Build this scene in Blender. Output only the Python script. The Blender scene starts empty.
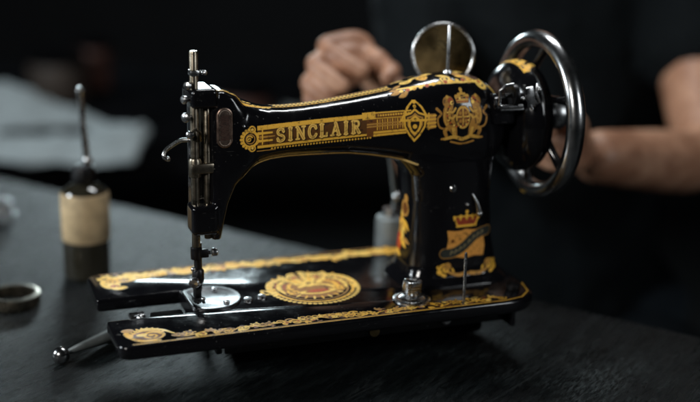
import bpy, bmesh, math, random
import numpy as np
from mathutils import Vector, Matrix
from mathutils.bvhtree import BVHTree
random.seed(7); rng = np.random.default_rng(11)
PI = math.pi
S = bpy.context.scene
C = S.collection

# ------------------------------------------------------------------ camera, world, light, exposure
cam_d = bpy.data.cameras.new('camera'); cam = bpy.data.objects.new('camera', cam_d); C.objects.link(cam)
CP = Vector((-0.14656, -0.90476, 0.39180)); yaw, pit, rol = 0.360105, 0.286551, 0.021942
fwd = Vector((math.sin(yaw)*math.cos(pit), math.cos(yaw)*math.cos(pit), -math.sin(pit)))
rt = Vector((math.cos(yaw), -math.sin(yaw), 0)); up = rt.cross(fwd)
r2 = math.cos(rol)*rt + math.sin(rol)*up; u2 = -math.sin(rol)*rt + math.cos(rol)*up
M = Matrix((r2, u2, -fwd)).transposed().to_4x4(); M.translation = CP
cam.matrix_world = M
cam_d.lens = 62.57; cam_d.sensor_width = 36; cam_d.clip_start = 0.02; cam_d.clip_end = 60
cam_d.dof.use_dof = True; cam_d.dof.focus_distance = 1.04; cam_d.dof.aperture_fstop = 1.8; cam_d.dof.aperture_blades = 0
S.camera = cam

W = bpy.data.worlds.new('World'); S.world = W; W.use_nodes = True
W.node_tree.nodes['Background'].inputs[0].default_value = (0.35, 0.62, 0.72, 1)
W.node_tree.nodes['Background'].inputs[1].default_value = 0.004
S.view_settings.view_transform = 'Standard'; S.view_settings.look = 'None'; S.view_settings.exposure = 0.0; S.view_settings.gamma = 1.0

def area(name, loc, target, sx, sy, power, col):
    l = bpy.data.lights.new(name, 'AREA'); l.shape = 'RECTANGLE'; l.size = sx; l.size_y = sy; l.energy = power; l.color = col
    o = bpy.data.objects.new(name, l); C.objects.link(o); o.location = loc
    o.rotation_euler = (Vector(target)-Vector(loc)).to_track_quat('-Z', 'Y').to_euler()
    return o
area('back_window', (0.50, 2.45, 0.55), (0.10, 0.4, -0.05), 0.46, 0.20, 11.0, (0.78, 0.95, 1.0))
area('side_window', (-1.35, 0.50, 0.70), (0.2, 0.1, 0), 0.40, 0.36, 21, (0.86, 0.95, 1.0))
area('overhead_lamp', (0.50, 0.52, 1.00), (0.25, 0.09, 0.05), 0.46, 0.13, 6.0, (0.96, 0.99, 1.0))
area('front_fill', (-0.80, -0.70, 0.75), (0.22, 0.05, 0.1), 0.20, 0.20, 9.0, (1.0, 0.97, 0.92))  # added fill that brightens the gold transfers, no real source there
area('right_fill', (0.95, -0.80, 0.55), (0.40, 0.05, 0.13), 0.22, 0.40, 3.2, (0.92, 0.97, 1.0))  # added light for highlights on wheel and pillar front, no real source

# ------------------------------------------------------------------ helpers
def tag(o, label=None, cat=None, group=None, kind=None):
    if label: o['label'] = label
    if cat: o['category'] = cat
    if group: o['group'] = group
    if kind: o['kind'] = kind
    return o
def empty(name, loc, label, cat, group=None):
    o = bpy.data.objects.new(name, None); C.objects.link(o); o.location = loc; o.empty_display_size = 0.02
    return tag(o, label, cat, group)
def link(name, me, mat, parent=None, smooth=True):
    o = bpy.data.objects.new(name, me); C.objects.link(o)
    if mat and not me.materials: me.materials.append(mat)
    if smooth: me.polygons.foreach_set('use_smooth', [True]*len(me.polygons))
    if parent:
        o.parent = parent
        # geometry is given in world coordinates: shift it into the parent's frame
        p = parent; off = Vector((0,0,0))
        while p: off += p.location; p = p.parent
        if off.length > 0: me.transform(Matrix.Translation(-off))
    return o
class MB:
    """collects shapes into one mesh"""
    def __init__(s): s.v = []; s.f = []
    def add(s, v, f):
        n = len(s.v); s.v += [tuple(a) for a in v]; s.f += [tuple(i+n for i in q) for q in f]; return s
    def tube(s, pts, r, n=14, cap=True):
        pts = [Vector(p) for p in pts]; R = r if isinstance(r, (list, tuple)) else [r]*len(pts)
        t = [(pts[min(i+1,len(pts)-1)]-pts[max(i-1,0)]).normalized() for i in range(len(pts))]
        a = t[0].orthogonal().normalized(); V = []; F = []
        for i, p in enumerate(pts):
            a = (a - t[i]*a.dot(t[i])).normalized(); b = t[i].cross(a)
            for k in range(n):
                th = 2*PI*k/n; V.append(p+(a*math.cos(th)+b*math.sin(th))*R[i])
        for i in range(len(pts)-1):
            for k in range(n): F.append((i*n+k, i*n+(k+1)%n, (i+1)*n+(k+1)%n, (i+1)*n+k))
        if cap: F.append(tuple(range(n-1,-1,-1))); F.append(tuple((len(pts)-1)*n+k for k in range(n)))
        return s.add(V, F)
    def lathe(s, prof, o, ax=(0,0,1), n=40, closed=False):
        """prof: (radius, height) along axis ax from origin o"""
        ax = Vector(ax).normalized(); a = ax.orthogonal().normalized(); b = ax.cross(a); o = Vector(o); V = []; F = []
        for r, h in prof:
            for k in range(n):
                th = 2*PI*k/n; V.append(o+ax*h+(a*math.cos(th)+b*math.sin(th))*max(r, 1e-5))
        m = len(prof)
        for i in range(m if closed else m-1):
            j = (i+1) % m
            for k in range(n): F.append((i*n+k, i*n+(k+1)%n, j*n+(k+1)%n, j*n+k))
        return s.add(V, F)
    def ball(s, c, r, n=16, sc=(1,1,1)):
        c = Vector(c); V = []; F = []; m = n//2
        for i in range(m+1):
            ph = PI*i/m
            for k in range(n):
                th = 2*PI*k/n; V.append((c.x+r*sc[0]*math.sin(ph)*math.cos(th)+1e-7*k, c.y+r*sc[1]*math.sin(ph)*math.sin(th), c.z+r*sc[2]*math.cos(ph)))
        for i in range(m):
            for k in range(n): F.append((i*n+k, (i+1)*n+k, (i+1)*n+(k+1)%n, i*n+(k+1)%n))
        return s.add(V, F)
    def box(s, lo, hi, bev=0.0, rot=None, seg=2):
        bm = bmesh.new(); bmesh.ops.create_cube(bm, size=1)
        lo = Vector(lo); hi = Vector(hi); c = (lo+hi)/2; d = hi-lo
        for v in bm.verts: v.co = Vector((v.co.x*d.x, v.co.y*d.y, v.co.z*d.z))
        if bev: bmesh.ops.bevel(bm, geom=bm.edges[:], offset=bev, segments=seg, profile=0.5, affect='EDGES')
        for v in bm.verts:
            q = v.co.copy()
            if rot: q = rot @ q
            v.co = q+c
        bm.verts.index_update(); V = [v.co.copy() for v in bm.verts]; F = [tuple(v.index for v in f.verts) for f in bm.faces]; bm.free()
        return s.add(V, F)
    def loft(s, rings, cap=True):
        n = len(rings[0]); V = [p for r in rings for p in r]; F = []
        for i in range(len(rings)-1):
            for k in range(n): F.append((i*n+k, i*n+(k+1)%n, (i+1)*n+(k+1)%n, (i+1)*n+k))
        if cap: F.append(tuple(range(n-1,-1,-1))); F.append(tuple((len(rings)-1)*n+k for k in range(n)))
        return s.add(V, F)
    def mesh(s, name='m'):
        me = bpy.data.meshes.new(name); me.from_pydata(s.v, [], s.f); me.validate()
        bm = bmesh.new(); bm.from_mesh(me); bmesh.ops.remove_doubles(bm, verts=bm.verts, dist=1e-6)
        bmesh.ops.recalc_face_normals(bm, faces=bm.faces); bm.to_mesh(me); bm.free(); return me
    def build(s, name, mat, parent=None, sharp=38):
        me = s.mesh(name); o = link(name, me, mat, parent)
        set_sharp(me, sharp); return o
def set_sharp(me, deg):
    bm = bmesh.new(); bm.from_mesh(me); a = math.radians(deg)
    for e in bm.edges:
        if len(e.link_faces) == 2 and e.calc_face_angle(0) > a: e.smooth = False
    bm.to_mesh(me); bm.free()
def evaluated(me, mods):
    o = bpy.data.objects.new('tmp', me); C.objects.link(o)
    for typ, kw in mods:
        m = o.modifiers.new(typ, typ)
        for k, v in kw.items(): setattr(m, k, v)
    bpy.context.view_layer.update()
    dg = bpy.context.evaluated_depsgraph_get(); r = bpy.data.meshes.new_from_object(o.evaluated_get(dg)); bpy.data.objects.remove(o)
    r.materials.clear(); return r
def sell(t, hw, hh, n):
    c, s_ = math.cos(t), math.sin(t)
    return hw*math.copysign(abs(c)**(2/n), c), hh*math.copysign(abs(s_)**(2/n), s_)
def catmull(P, n=8):
    P = [np.array(p, float) for p in P]; P = [2*P[0]-P[1]]+P+[2*P[-1]-P[-2]]; out = []
    for i in range(1, len(P)-2):
        for k in range(n):
            t = k/n; a, b, c, d = P[i-1:i+3]
            out.append(0.5*((2*b)+(-a+c)*t+(2*a-5*b+4*c-d)*t*t+(-a+3*b-3*c+d)*t**3))
    out.append(P[-2]); return out

# ------------------------------------------------------------------ materials
class NT:
    def __init__(s, name):
        s.m = bpy.data.materials.new(name); s.m.use_nodes = True; s.n = s.m.node_tree.nodes; s.l = s.m.node_tree.links
        s.b = s.n['Principled BSDF']; s.tc = s.n.new('ShaderNodeTexCoord')
    def noise(s, scale, detail=4, rough=0.55, stretch=None, rot=0, geo=False):
        mp = s.n.new('ShaderNodeMapping'); s.l.new(s.tc.outputs['Object'], mp.inputs[0])
        if stretch: mp.inputs['Scale'].default_value = stretch
        mp.inputs['Rotation'].default_value = (0, 0, rot)
        if rot:
            mp0 = s.n.new('ShaderNodeMapping'); mp0.inputs['Rotation'].default_value = (0, 0, rot); mp.inputs['Rotation'].default_value = (0,0,0)
            s.l.new(s.tc.outputs['Object'], mp0.inputs[0]); s.l.new(mp0.outputs[0], mp.inputs[0])
        t = s.n.new('ShaderNodeTexNoise'); t.inputs['Scale'].default_value = scale; t.inputs['Detail'].default_value = detail; t.inputs['Roughness'].default_value = rough
        s.l.new(mp.outputs[0], t.inputs['Vector']); return t.outputs['Fac']
    def ramp(s, fac, stops):
        r = s.n.new('ShaderNodeValToRGB'); e = r.color_ramp.elements
        while len(e) < len(stops): e.new(0.5)
        for i, (p, c) in enumerate(stops):
            e[i].position = p; e[i].color = (c, c, c, 1) if isinstance(c, (int, float)) else (*c, 1)
        s.l.new(fac, r.inputs[0]); return r.outputs[0]
    def bump(s, fac, strength, dist):
        b = s.n.new('ShaderNodeBump'); b.inputs['Strength'].default_value = strength; b.inputs['Distance'].default_value = dist
        s.l.new(fac, b.inputs['Height']); s.l.new(b.outputs[0], s.b.inputs['Normal']); return b
    def set(s, **kw):
        for k, v in kw.items():
            k = k.replace('_', ' ')
            if hasattr(v, 'is_linked') or isinstance(v, bpy.types.NodeSocket): s.l.new(v, s.b.inputs[k])
            else: s.b.inputs[k].default_value = (*v, 1) if isinstance(v, tuple) and len(v) == 3 else v
        return s
def lacquer():
    t = NT('black_lacquer'); n = t.noise(38, 7, 0.7); w = t.noise(420, 3, 0.6)
    patch = t.ramp(t.noise(26, 4, 0.6), [(0.50, 0.0), (0.66, 1.0)]); spk = t.ramp(t.noise(430, 3, 0.5), [(0.68, 0.0), (0.71, 1.0)])
    chip = t.ramp(t.noise(110, 9, 0.8), [(0.665, 0.0), (0.685, 1.0)]); scr = t.ramp(t.noise(60, 4, 0.6, (1, 1, 14)), [(0.70, 0.0), (0.73, 1.0)])
    def mth(op, a, b):
        m = t.n.new('ShaderNodeMath'); m.operation = op; m.use_clamp = True
        for i, v in enumerate((a, b)):
            if isinstance(v, (int, float)): m.inputs[i].default_value = v
            else: t.l.new(v, m.inputs[i])
        return m.outputs[0]
    dust = mth('MULTIPLY', patch, spk); wear = mth('MAXIMUM', mth('MAXIMUM', dust, mth('MULTIPLY', chip, 0.6)), mth('MULTIPLY', scr, 0.35))
    mx = t.n.new('ShaderNodeMix'); mx.data_type = 'RGBA'; t.l.new(wear, mx.inputs['Factor'])
    mx.inputs[6].default_value = (0.004, 0.004, 0.005, 1); mx.inputs[7].default_value = (0.11, 0.105, 0.10, 1)
    t.l.new(mx.outputs[2], t.b.inputs['Base Color'])
    rg = t.ramp(n, [(0.3, 0.06), (0.55, 0.16), (0.75, 0.34)]); t.l.new(mth('ADD', rg, mth('MULTIPLY', wear, 0.3)), t.b.inputs['Roughness'])
    t.bump(w, 0.04, 0.0003); return t.m
def steel(name, col=(0.55, 0.56, 0.57), r0=0.14, r1=0.4, sc=120):
    t = NT(name); n = t.noise(sc, 6, 0.7)
    c = t.ramp(n, [(0.3, tuple(x*0.45 for x in col)), (0.62, col)])
    t.set(Base_Color=c, Metallic=1.0, Roughness=t.ramp(t.noise(sc*0.6, 5, 0.6), [(0.3, r0), (0.75, r1)])); t.bump(t.noise(700, 2), 0.08, 0.0003); return t.m
def plain(name, col, rough=0.5, metal=0.0, var=0.25, sc=60, bump=0.1, bd=0.0006, spec=0.5):
    t = NT(name); n = t.noise(sc, 6, 0.65)
    t.set(Base_Color=t.ramp(n, [(0.3, tuple(x*(1-var) for x in col)), (0.7, tuple(min(1, x*(1+var)) for x in col))]), Roughness=rough, Metallic=metal)
    t.b.inputs['Specular IOR Level'].default_value = spec
    if bump: t.bump(t.noise(sc*4, 4), bump, bd)
    return t.m
def decal_mat():
    t = NT('gold_transfer'); a = t.n.new('ShaderNodeVertexColor'); a.layer_name = 'ink'
    rub = t.ramp(t.noise(260, 6, 0.7), [(0.34, 0.25), (0.46, 1.0)])
    mul = t.n.new('ShaderNodeMath'); mul.operation = 'MULTIPLY'; t.l.new(a.outputs['Alpha'], mul.inputs[0]); t.l.new(rub, mul.inputs[1])
    mx = t.n.new('ShaderNodeMix'); mx.data_type = 'RGBA'; t.l.new(mul.outputs[0], mx.inputs['Factor'])
    mx.inputs[6].default_value = (0.0045, 0.0045, 0.0055, 1); t.l.new(a.outputs['Color'], mx.inputs[7])
    t.l.new(mx.outputs[2], t.b.inputs['Base Color'])
    mm = t.n.new('ShaderNodeMath'); mm.operation = 'MULTIPLY'; mm.inputs[1].default_value = 0.10; t.l.new(mul.outputs[0], mm.inputs[0]); t.l.new(mm.outputs[0], t.b.inputs['Metallic'])
    t.set(Roughness=t.ramp(t.noise(90, 4), [(0.3, 0.42), (0.7, 0.6)])); t.b.inputs['Specular IOR Level'].default_value = 0.25; return t.m
def table_mat():
    t = NT('worn_dark_wood'); rot = -0.651
    g = t.noise(9, 9, 0.8, (2.2, 14, 1), rot); g2 = t.noise(3.2, 5, 0.6); fine = t.noise(150, 8, 0.8, (1, 4.5, 1), rot)
    col = t.ramp(g, [(0.28, (0.0012, 0.0018, 0.0020)), (0.5, (0.004, 0.0056, 0.0060)), (0.72, (0.017, 0.022, 0.0235))])
    scr = t.ramp(t.noise(2.6, 3, 0.4, (1, 34, 1), rot+0.12), [(0.70, 0.0), (0.74, 1.0)])
    mx = t.n.new('ShaderNodeMix'); mx.data_type = 'RGBA'; t.l.new(scr, mx.inputs['Factor']); t.l.new(col, mx.inputs[6]); mx.inputs[7].default_value = (0.018, 0.021, 0.022, 1)
    worn = t.ramp(t.noise(7, 5, 0.6, (1, 1.8, 1), rot), [(0.50, 0.0), (0.66, 1.0)]); grit = t.ramp(t.noise(85, 9, 0.85, (1, 5, 1), rot), [(0.47, 0.0), (0.60, 1.0)])
    wm = t.n.new('ShaderNodeMath'); wm.operation = 'MULTIPLY'; t.l.new(worn, wm.inputs[0]); t.l.new(grit, wm.inputs[1])
    m2 = t.n.new('ShaderNodeMix'); m2.data_type = 'RGBA'; t.l.new(wm.outputs[0], m2.inputs['Factor']); t.l.new(mx.outputs[2], m2.inputs[6]); m2.inputs[7].default_value = (0.075, 0.090, 0.092, 1)
    t.l.new(m2.outputs[2], t.b.inputs['Base Color'])
    mot = t.noise(42, 10, 0.85, (1, 6.5, 1), rot)
    t.set(Roughness=t.ramp(mot, [(0.38, 0.17), (0.50, 0.28), (0.62, 0.46)])); t.b.inputs['Specular IOR Level'].default_value = 0.34
    ad = t.n.new('ShaderNodeMath'); ad.operation = 'ADD'; t.l.new(g, ad.inputs[0]); t.l.new(fine, ad.inputs[1]); ad2 = t.n.new('ShaderNodeMath'); ad2.operation = 'ADD'; t.l.new(ad.outputs[0], ad2.inputs[0]); t.l.new(mot, ad2.inputs[1])
    t.bump(ad2.outputs[0], 0.9, 0.0012); return t.m
def glass_dark():
    t = NT('dark_bottle_glass'); t.set(Base_Color=(0.02, 0.018, 0.012), Roughness=0.08); t.b.inputs['Coat Weight'].default_value = 0.5
    t.bump(t.noise(30, 2), 0.05, 0.001); return t.m
def skin_mat():
    t = NT('skin'); n = t.noise(34, 9, 0.75); big = t.noise(11, 4, 0.6)
    c1 = t.ramp(n, [(0.32, (0.27, 0.12, 0.070)), (0.5, (0.50, 0.265, 0.165)), (0.68, (0.66, 0.39, 0.255))]); c2 = t.ramp(big, [(0.35, (0.62, 0.55, 0.50)), (0.65, (1, 1, 1))])
    mx = t.n.new('ShaderNodeMix'); mx.data_type = 'RGBA'; mx.blend_type = 'MULTIPLY'; mx.inputs['Factor'].default_value = 1; t.l.new(c1, mx.inputs[6]); t.l.new(c2, mx.inputs[7]); t.l.new(mx.outputs[2], t.b.inputs['Base Color'])
    t.set(Roughness=t.ramp(n, [(0.3, 0.36), (0.7, 0.56)]))
    t.b.inputs['Subsurface Weight'].default_value = 0.08; t.b.inputs['Subsurface Radius'].default_value = (0.02, 0.008, 0.004); t.b.inputs['Subsurface Scale'].default_value = 0.2
    t.bump(t.noise(95, 6, 0.7), 0.45, 0.0016); return t.m
M_ = dict(lac=lacquer(), chrome=steel('nickel_plate', (0.62, 0.63, 0.64)), bar=steel('aged_steel', (0.30, 0.26, 0.20), 0.2, 0.45), dark=steel('dark_iron', (0.05, 0.05, 0.052), 0.3, 0.55),
          brass=steel('stained_brass', (0.30, 0.215, 0.10), 0.14, 0.5, 26), decal=decal_mat(), table=table_mat(), glass=glass_dark(), skin=skin_mat(),
          label=plain('cream_paper', (0.47, 0.35, 0.20), 0.7, 0, 0.35, 55), shirt=plain('dark_cotton', (0.0052, 0.0068, 0.0078), 0.95, 0, 0.2, 90, 0.5, 0.002, 0.1),
          trousers=plain('dark_denim', (0.005, 0.007, 0.009), 0.95, 0, 0.3, 90, 0.5, 0.002, 0.1), hair=plain('dark_hair', (0.015, 0.010, 0.007), 0.6, 0, 0.3, 200, 0.6, 0.003),
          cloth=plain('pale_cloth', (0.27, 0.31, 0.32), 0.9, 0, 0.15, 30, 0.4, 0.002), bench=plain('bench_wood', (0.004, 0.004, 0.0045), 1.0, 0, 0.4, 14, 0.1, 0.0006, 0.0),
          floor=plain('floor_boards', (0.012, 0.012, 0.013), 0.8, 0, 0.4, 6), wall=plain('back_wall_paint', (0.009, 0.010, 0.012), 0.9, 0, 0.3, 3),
          plate=steel('worn_plate_steel', (0.30, 0.31, 0.32), 0.22, 0.5, 90), brown=plain('brown_tin', (0.055, 0.042, 0.034), 0.5, 0.2, 0.7, 30), rimsteel=steel('dark_polished_rim', (0.50, 0.505, 0.51), 0.16, 0.32, 40), frost=plain('grey_tin', (0.20, 0.22, 0.22), 0.45, 0.4, 0.2, 60), badge=steel('worn_badge_metal', (0.42, 0.30, 0.24), 0.3, 0.5, 260), rust=plain('reddish_tin', (0.10, 0.045, 0.035), 0.5, 0.2, 0.4, 20))

# ------------------------------------------------------------------ painter for the gold transfers
GOLD = (0.86, 0.47, 0.055); LEMON = (0.93, 0.60, 0.12); RED = (0.42, 0.075, 0.018); BRN = (0.16, 0.055, 0.010); OCH = (0.50, 0.25, 0.05); INKC = (0.012, 0.008, 0.005)
class Ink:
    def __init__(s, u0, u1, v0, v1, res=0.00036):
        s.u0, s.v0, s.res = u0, v0, res; s.w = int((u1-u0)/res)+2; s.h = int((v1-v0)/res)+2
        s.c = np.zeros((s.h, s.w, 3)); s.a = np.zeros((s.h, s.w))
        s.U = u0+np.arange(s.w)*res; s.V = v0+np.arange(s.h)*res
    def _comp(s, y0, y1, x0, x1, al, col):
        al = np.clip(al, 0, 1)[..., None]; A = s.a[y0:y1, x0:x1, None]; c = s.c[y0:y1, x0:x1]
        na = al+A*(1-al); s.c[y0:y1, x0:x1] = np.where(na > 1e-6, (np.array(col)*al+c*A*(1-al))/np.maximum(na, 1e-6), c); s.a[y0:y1, x0:x1] = na[..., 0]
    def _win(s, x0, x1, y0, y1):
        a = max(0, int((x0-s.u0)/s.res)-2); b = min(s.w, int((x1-s.u0)/s.res)+3); c = max(0, int((y0-s.v0)/s.res)-2); d = min(s.h, int((y1-s.v0)/s.res)+3)
        return a, b, c, d
    def stroke(s, P, w, col=GOLD):
        P = [tuple(p[:2]) for p in P]; Wd = w if isinstance(w, (list, tuple)) else [w]*len(P); m = max(Wd)
        x0, x1, y0, y1 = s._win(min(p[0] for p in P)-m, max(p[0] for p in P)+m, min(p[1] for p in P)-m, max(p[1] for p in P)+m)
        if x1 <= x0 or y1 <= y0: return
        X, Y = np.meshgrid(s.U[x0:x1], s.V[y0:y1]); D = np.full(X.shape, 1e9)
        for i in range(len(P)-1):
            (ax, ay), (bx, by) = P[i], P[i+1]; dx, dy = bx-ax, by-ay; L = dx*dx+dy*dy+1e-14
            t = np.clip(((X-ax)*dx+(Y-ay)*dy)/L, 0, 1); d = np.hypot(X-ax-t*dx, Y-ay-t*dy)-(Wd[i]*(1-t)+Wd[i+1]*t)/2; D = np.minimum(D, d)
        s._comp(y0, y1, x0, x1, 0.5-D/s.res, col)
    def curve(s, P, w, col=GOLD):
        n = 8; Q = catmull(P, n)
        if isinstance(w, (list, tuple)):
            w = [float(np.interp(i/n, range(len(w)), w)) for i in range(len(Q))]
        s.stroke(Q, w, col)
    def dot(s, x, y, r, col=GOLD, sx=1, sy=1):
        x0, x1, y0, y1 = s._win(x-r*sx, x+r*sx, y-r*sy, y+r*sy)
        if x1 <= x0 or y1 <= y0: return
        X, Y = np.meshgrid(s.U[x0:x1], s.V[y0:y1]); D = (np.hypot((X-x)/sx, (Y-y)/sy)-r)*min(sx, sy); s._comp(y0, y1, x0, x1, 0.5-D/s.res, col)
    def ring(s, x, y, r, w, col=GOLD, a0=0, a1=2*PI, sx=1, sy=1):
        n = 28; s.stroke([(x+sx*r*math.cos(a0+(a1-a0)*k/n), y+sy*r*math.sin(a0+(a1-a0)*k/n)) for k in range(n+1)], w, col)
    def poly(s, P, col=GOLD):
        xs = [p[0] for p in P]; ys = [p[1] for p in P]; x0, x1, y0, y1 = s._win(min(xs), max(xs), min(ys), max(ys))
        if x1 <= x0 or y1 <= y0: return
        A = 0
        for ox in (-0.33, 0, 0.33):
            for oy in (-0.33, 0, 0.33):
                X, Y = np.meshgrid(s.U[x0:x1]+ox*s.res, s.V[y0:y1]+oy*s.res); ins = np.zeros(X.shape, bool)
                for i in range(len(P)):
                    (ax, ay), (bx, by) = P[i][:2], P[i-1][:2]
                    with np.errstate(divide='ignore', invalid='ignore'):
                        ins ^= ((ay > Y) != (by > Y)) & (X < (bx-ax)*(Y-ay)/(by-ay+1e-15)+ax)
                A = A+ins/9.0
        s._comp(y0, y1, x0, x1, A, col)
    def scroll(s, x, y, r, w, col=GOLD, turn=1, start=0.0, turns=1.4):
        n = 30; P = []; Wd = []
        for k in range(n+1):
            t = k/n; a = start+turn*t*turns*2*PI; rr = r*(1-0.82*t); P.append((x+rr*math.cos(a), y+rr*math.sin(a))); Wd.append(w*(1-0.55*t))
        s.stroke(P, Wd, col); s.dot(P[-1][0], P[-1][1], w*0.7, col)
    def leaf(s, x, y, L, a, w, col=GOLD):
        c, d = math.cos(a), math.sin(a); P = []
        for t in np.linspace(0, 1, 9): P.append((x+c*L*t-d*w*math.sin(PI*t), y+d*L*t+c*w*math.sin(PI*t)))
        for t in np.linspace(1, 0, 9): P.append((x+c*L*t+d*w*math.sin(PI*t)*0.6, y+d*L*t-c*w*math.sin(PI*t)*0.6))
        s.poly(P, col)
    def mesh(s, name, mapping, parent, mat=None, thr=0.06, blur=0):
        ok = s.a > thr; cell = ok[:-1, :-1] | ok[1:, :-1] | ok[:-1, 1:] | ok[1:, 1:]
        ys, xs = np.nonzero(cell); idx = -np.ones((s.h, s.w), int); need = np.zeros((s.h, s.w), bool)
        for dy in (0, 1):
            for dx in (0, 1): need[ys+dy, xs+dx] = True
        vy, vx = np.nonzero(need); V = []; keep = np.zeros(len(vy), bool)
        for i, (b, a) in enumerate(zip(vy, vx)):
            p = mapping(s.U[a], s.V[b])
            if p is not None: keep[i] = True; idx[b, a] = len(V); V.append(tuple(p))
        F = [(idx[b, a], idx[b, a+1], idx[b+1, a+1], idx[b+1, a]) for b, a in zip(ys, xs)]
        F = [f for f in F if min(f) >= 0]
        cols = np.concatenate([s.c[vy, vx], s.a[vy, vx][:, None]], 1)[keep]
        me = bpy.data.meshes.new(name); me.from_pydata(V, [], F)
        at = me.color_attributes.new('ink', 'FLOAT_COLOR', 'POINT'); at.data.foreach_set('color', cols.astype(np.float32).ravel())
        return link(name, me, mat or M_['decal'], parent)

# ================================================================== THE SETTING
ED = Vector((0.606, -0.795, 0)); EN = Vector((-0.795, -0.606, 0)); E0 = Vector((0.286, 0.338, 0)); TZ = -0.055
def tb(a, b, z=0):                                            # along the table's far edge, away from it towards the camera
    p = E0+ED*a+EN*b; return (p.x, p.y, z)
rotT = Matrix.Rotation(math.atan2(ED.y, ED.x), 3, 'Z')
wt = empty('worktable', tb(0, 0.4, -0.8), 'dark worn wooden worktable under the black sewing machine', 'table')
c0 = Vector(tb(0.0, 0.41, TZ-0.02)); m = MB().box(c0-Vector((1.15, 0.41, 0.02)), c0+Vector((1.15, 0.41, 0.02)), 0.003, rotT); m.build('tabletop', M_['table'], wt)
for a in (-1.05, 1.05):
    for b in (0.08, 0.74):
        c = Vector(tb(a, b, (-0.80+TZ-0.045)/2)); h = (TZ-0.045+0.80)/2; MB().box(c-Vector((.035, .035, h)), c+Vector((.035, .035, h)), 0.004, rotT).build('leg', M_['bench'], wt)
c = Vector(tb(0, 0.06, TZ-0.085)); MB().box(c-Vector((1.0, .012, .04)), c+Vector((1.0, .012, .04)), 0.002, rotT).build('apron', M_['bench'], wt)
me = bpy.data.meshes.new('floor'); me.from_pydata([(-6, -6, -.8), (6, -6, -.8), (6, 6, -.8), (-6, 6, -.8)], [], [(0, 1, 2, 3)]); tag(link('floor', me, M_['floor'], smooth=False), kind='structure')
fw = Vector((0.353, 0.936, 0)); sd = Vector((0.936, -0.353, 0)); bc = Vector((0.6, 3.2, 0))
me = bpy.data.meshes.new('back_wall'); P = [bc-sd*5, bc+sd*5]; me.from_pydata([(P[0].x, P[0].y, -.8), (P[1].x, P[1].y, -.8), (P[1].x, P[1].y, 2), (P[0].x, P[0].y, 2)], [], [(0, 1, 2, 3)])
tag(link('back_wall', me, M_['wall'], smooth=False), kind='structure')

# ================================================================== SEWING MACHINE
sm = empty('sewing_machine', (0.19, 0.089, TZ), 'black lacquered antique sewing machine with gold transfers and SINCLAIR lettering on its arm', 'sewing machine')
YC = 0.089
# ---- casting: arm, head and pillar in one piece
cast = MB()
xs = [(.108, .1862, .100, .020, 3.2), (.118, .1825, .108, .0205, 3), (.128, .1778, .1165, .021, 2.8), (.138, .1738, .1215, .0215, 2.7), (.148, .1715, .1245, .022, 2.6), (.163, .1708, .1262, .0225, 2.6), (.18, .1714, .1262, .023, 2.6), (.2, .1732, .126, .024, 2.6), (.22, .1757, .1255, .0255, 2.6),
      (.24, .1785, .1225, .027, 2.6), (.258, .1812, .119, .029, 2.6), (.272, .1846, .115, .031, 2.6), (.286, .1886, .110, .033, 2.6), (.302, .1922, .105, .0352, 2.6), (.318, .1936, .100, .0365, 2.5), (.332, .1928, .098, .0365, 2.4), (.346, .189, .099, .035, 2.3), (.356, .183, .103, .032, 2.2), (.364, .1755, .110, .028, 2.1), (.371, .167, .120, .022, 2)]
rings = []
for X, zt, zb, hw, n in xs:
    rings.append([(X, YC+a, (zt+zb)/2+b) for a, b in (sell(2*PI*k/40, hw, (zt-zb)/2, n) for k in range(40))])
cast.loft(rings)
def vring(x0, x1, y0, y1, z, n=3.4, dz=0.0):
    return [((x0+x1)/2+a, (y0+y1)/2+b, z+dz*a) for a, b in (sell(2*PI*k/40, (x1-x0)/2, (y1-y0)/2, n) for k in range(40))]
cast.loft([vring(.0935, .1035, .069, .106, .0600), vring(.0935, .1065, .068, .107, .075), vring(.0935, .111, .068, .109, .092), vring(.0935, .118, .0675, .111, .107), vring(.0935, .130, .067, .112, .119), vring(.0935, .140, .067, .111, .128),
           vring(.0935, .138, .067, .111, .150), vring(.0935, .128, .068, .111, .172), vring(.0935, .119, .069, .110, .184), vring(.0935, .108, .071, .108, .189)])
cast.box((.0815, .0865, .062), (.097, .106, .1900), .002); cast.box((.0765, .066, .0655), (.0995, .090, .0915), .003); cast.box((.0775, .067, .176), (.100, .106, .1925), .003)
cast.loft([vring(.270, .381, .046, .132, -.001, 4), vring(.2735, .3775, .050, .128, .003, 4), vring(.278, .372, .055, .123, .008, 4.2), vring(.2805, .370, .0565, .1215, .016, 3.6), vring(.2820, .3655, .0570, .121, .04, 3.2), vring(.2820, .3620, .0570, .121, .08, 3.0), vring(.2785, .3625, .056, .122, .105, 3.0), vring(.268, .363, .055, .123, .118, 2.8), vring(.262, .361, .058, .120, .130, 3)])
body = evaluated(cast.mesh(), [('REMESH', dict(mode='VOXEL', voxel_size=0.0012)), ('SMOOTH', dict(factor=0.5, iterations=7))])
bvh = BVHTree.FromPolygons([v.co.copy() for v in body.vertices], [tuple(p.vertices) for p in body.polygons])
arm = link('arm', body, M_['lac'], sm)

def on_front(u, v):                                            # decal sheet laid on the front of the casting
    h = bvh.ray_cast(Vector((u, -0.3, v)), Vector((0, 1, 0)))
    return None if h[0] is None or abs(h[1].y) < 0.12 else h[0]+h[1]*0.00022
def on_top(u, v):
    h = bvh.ray_cast(Vector((u, v, 0.4)), Vector((0, 0, -1)))
    return None if h[0] is None or h[1].z < 0.15 else h[0]+h[1]*0.00022
def on_left(u, v):
    h = bvh.ray_cast(Vector((0.20, u, v)), Vector((1, 0, 0)))
    return None if h[0] is None or abs(h[1].x) < 0.2 else h[0]+h[1]*0.00022
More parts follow.
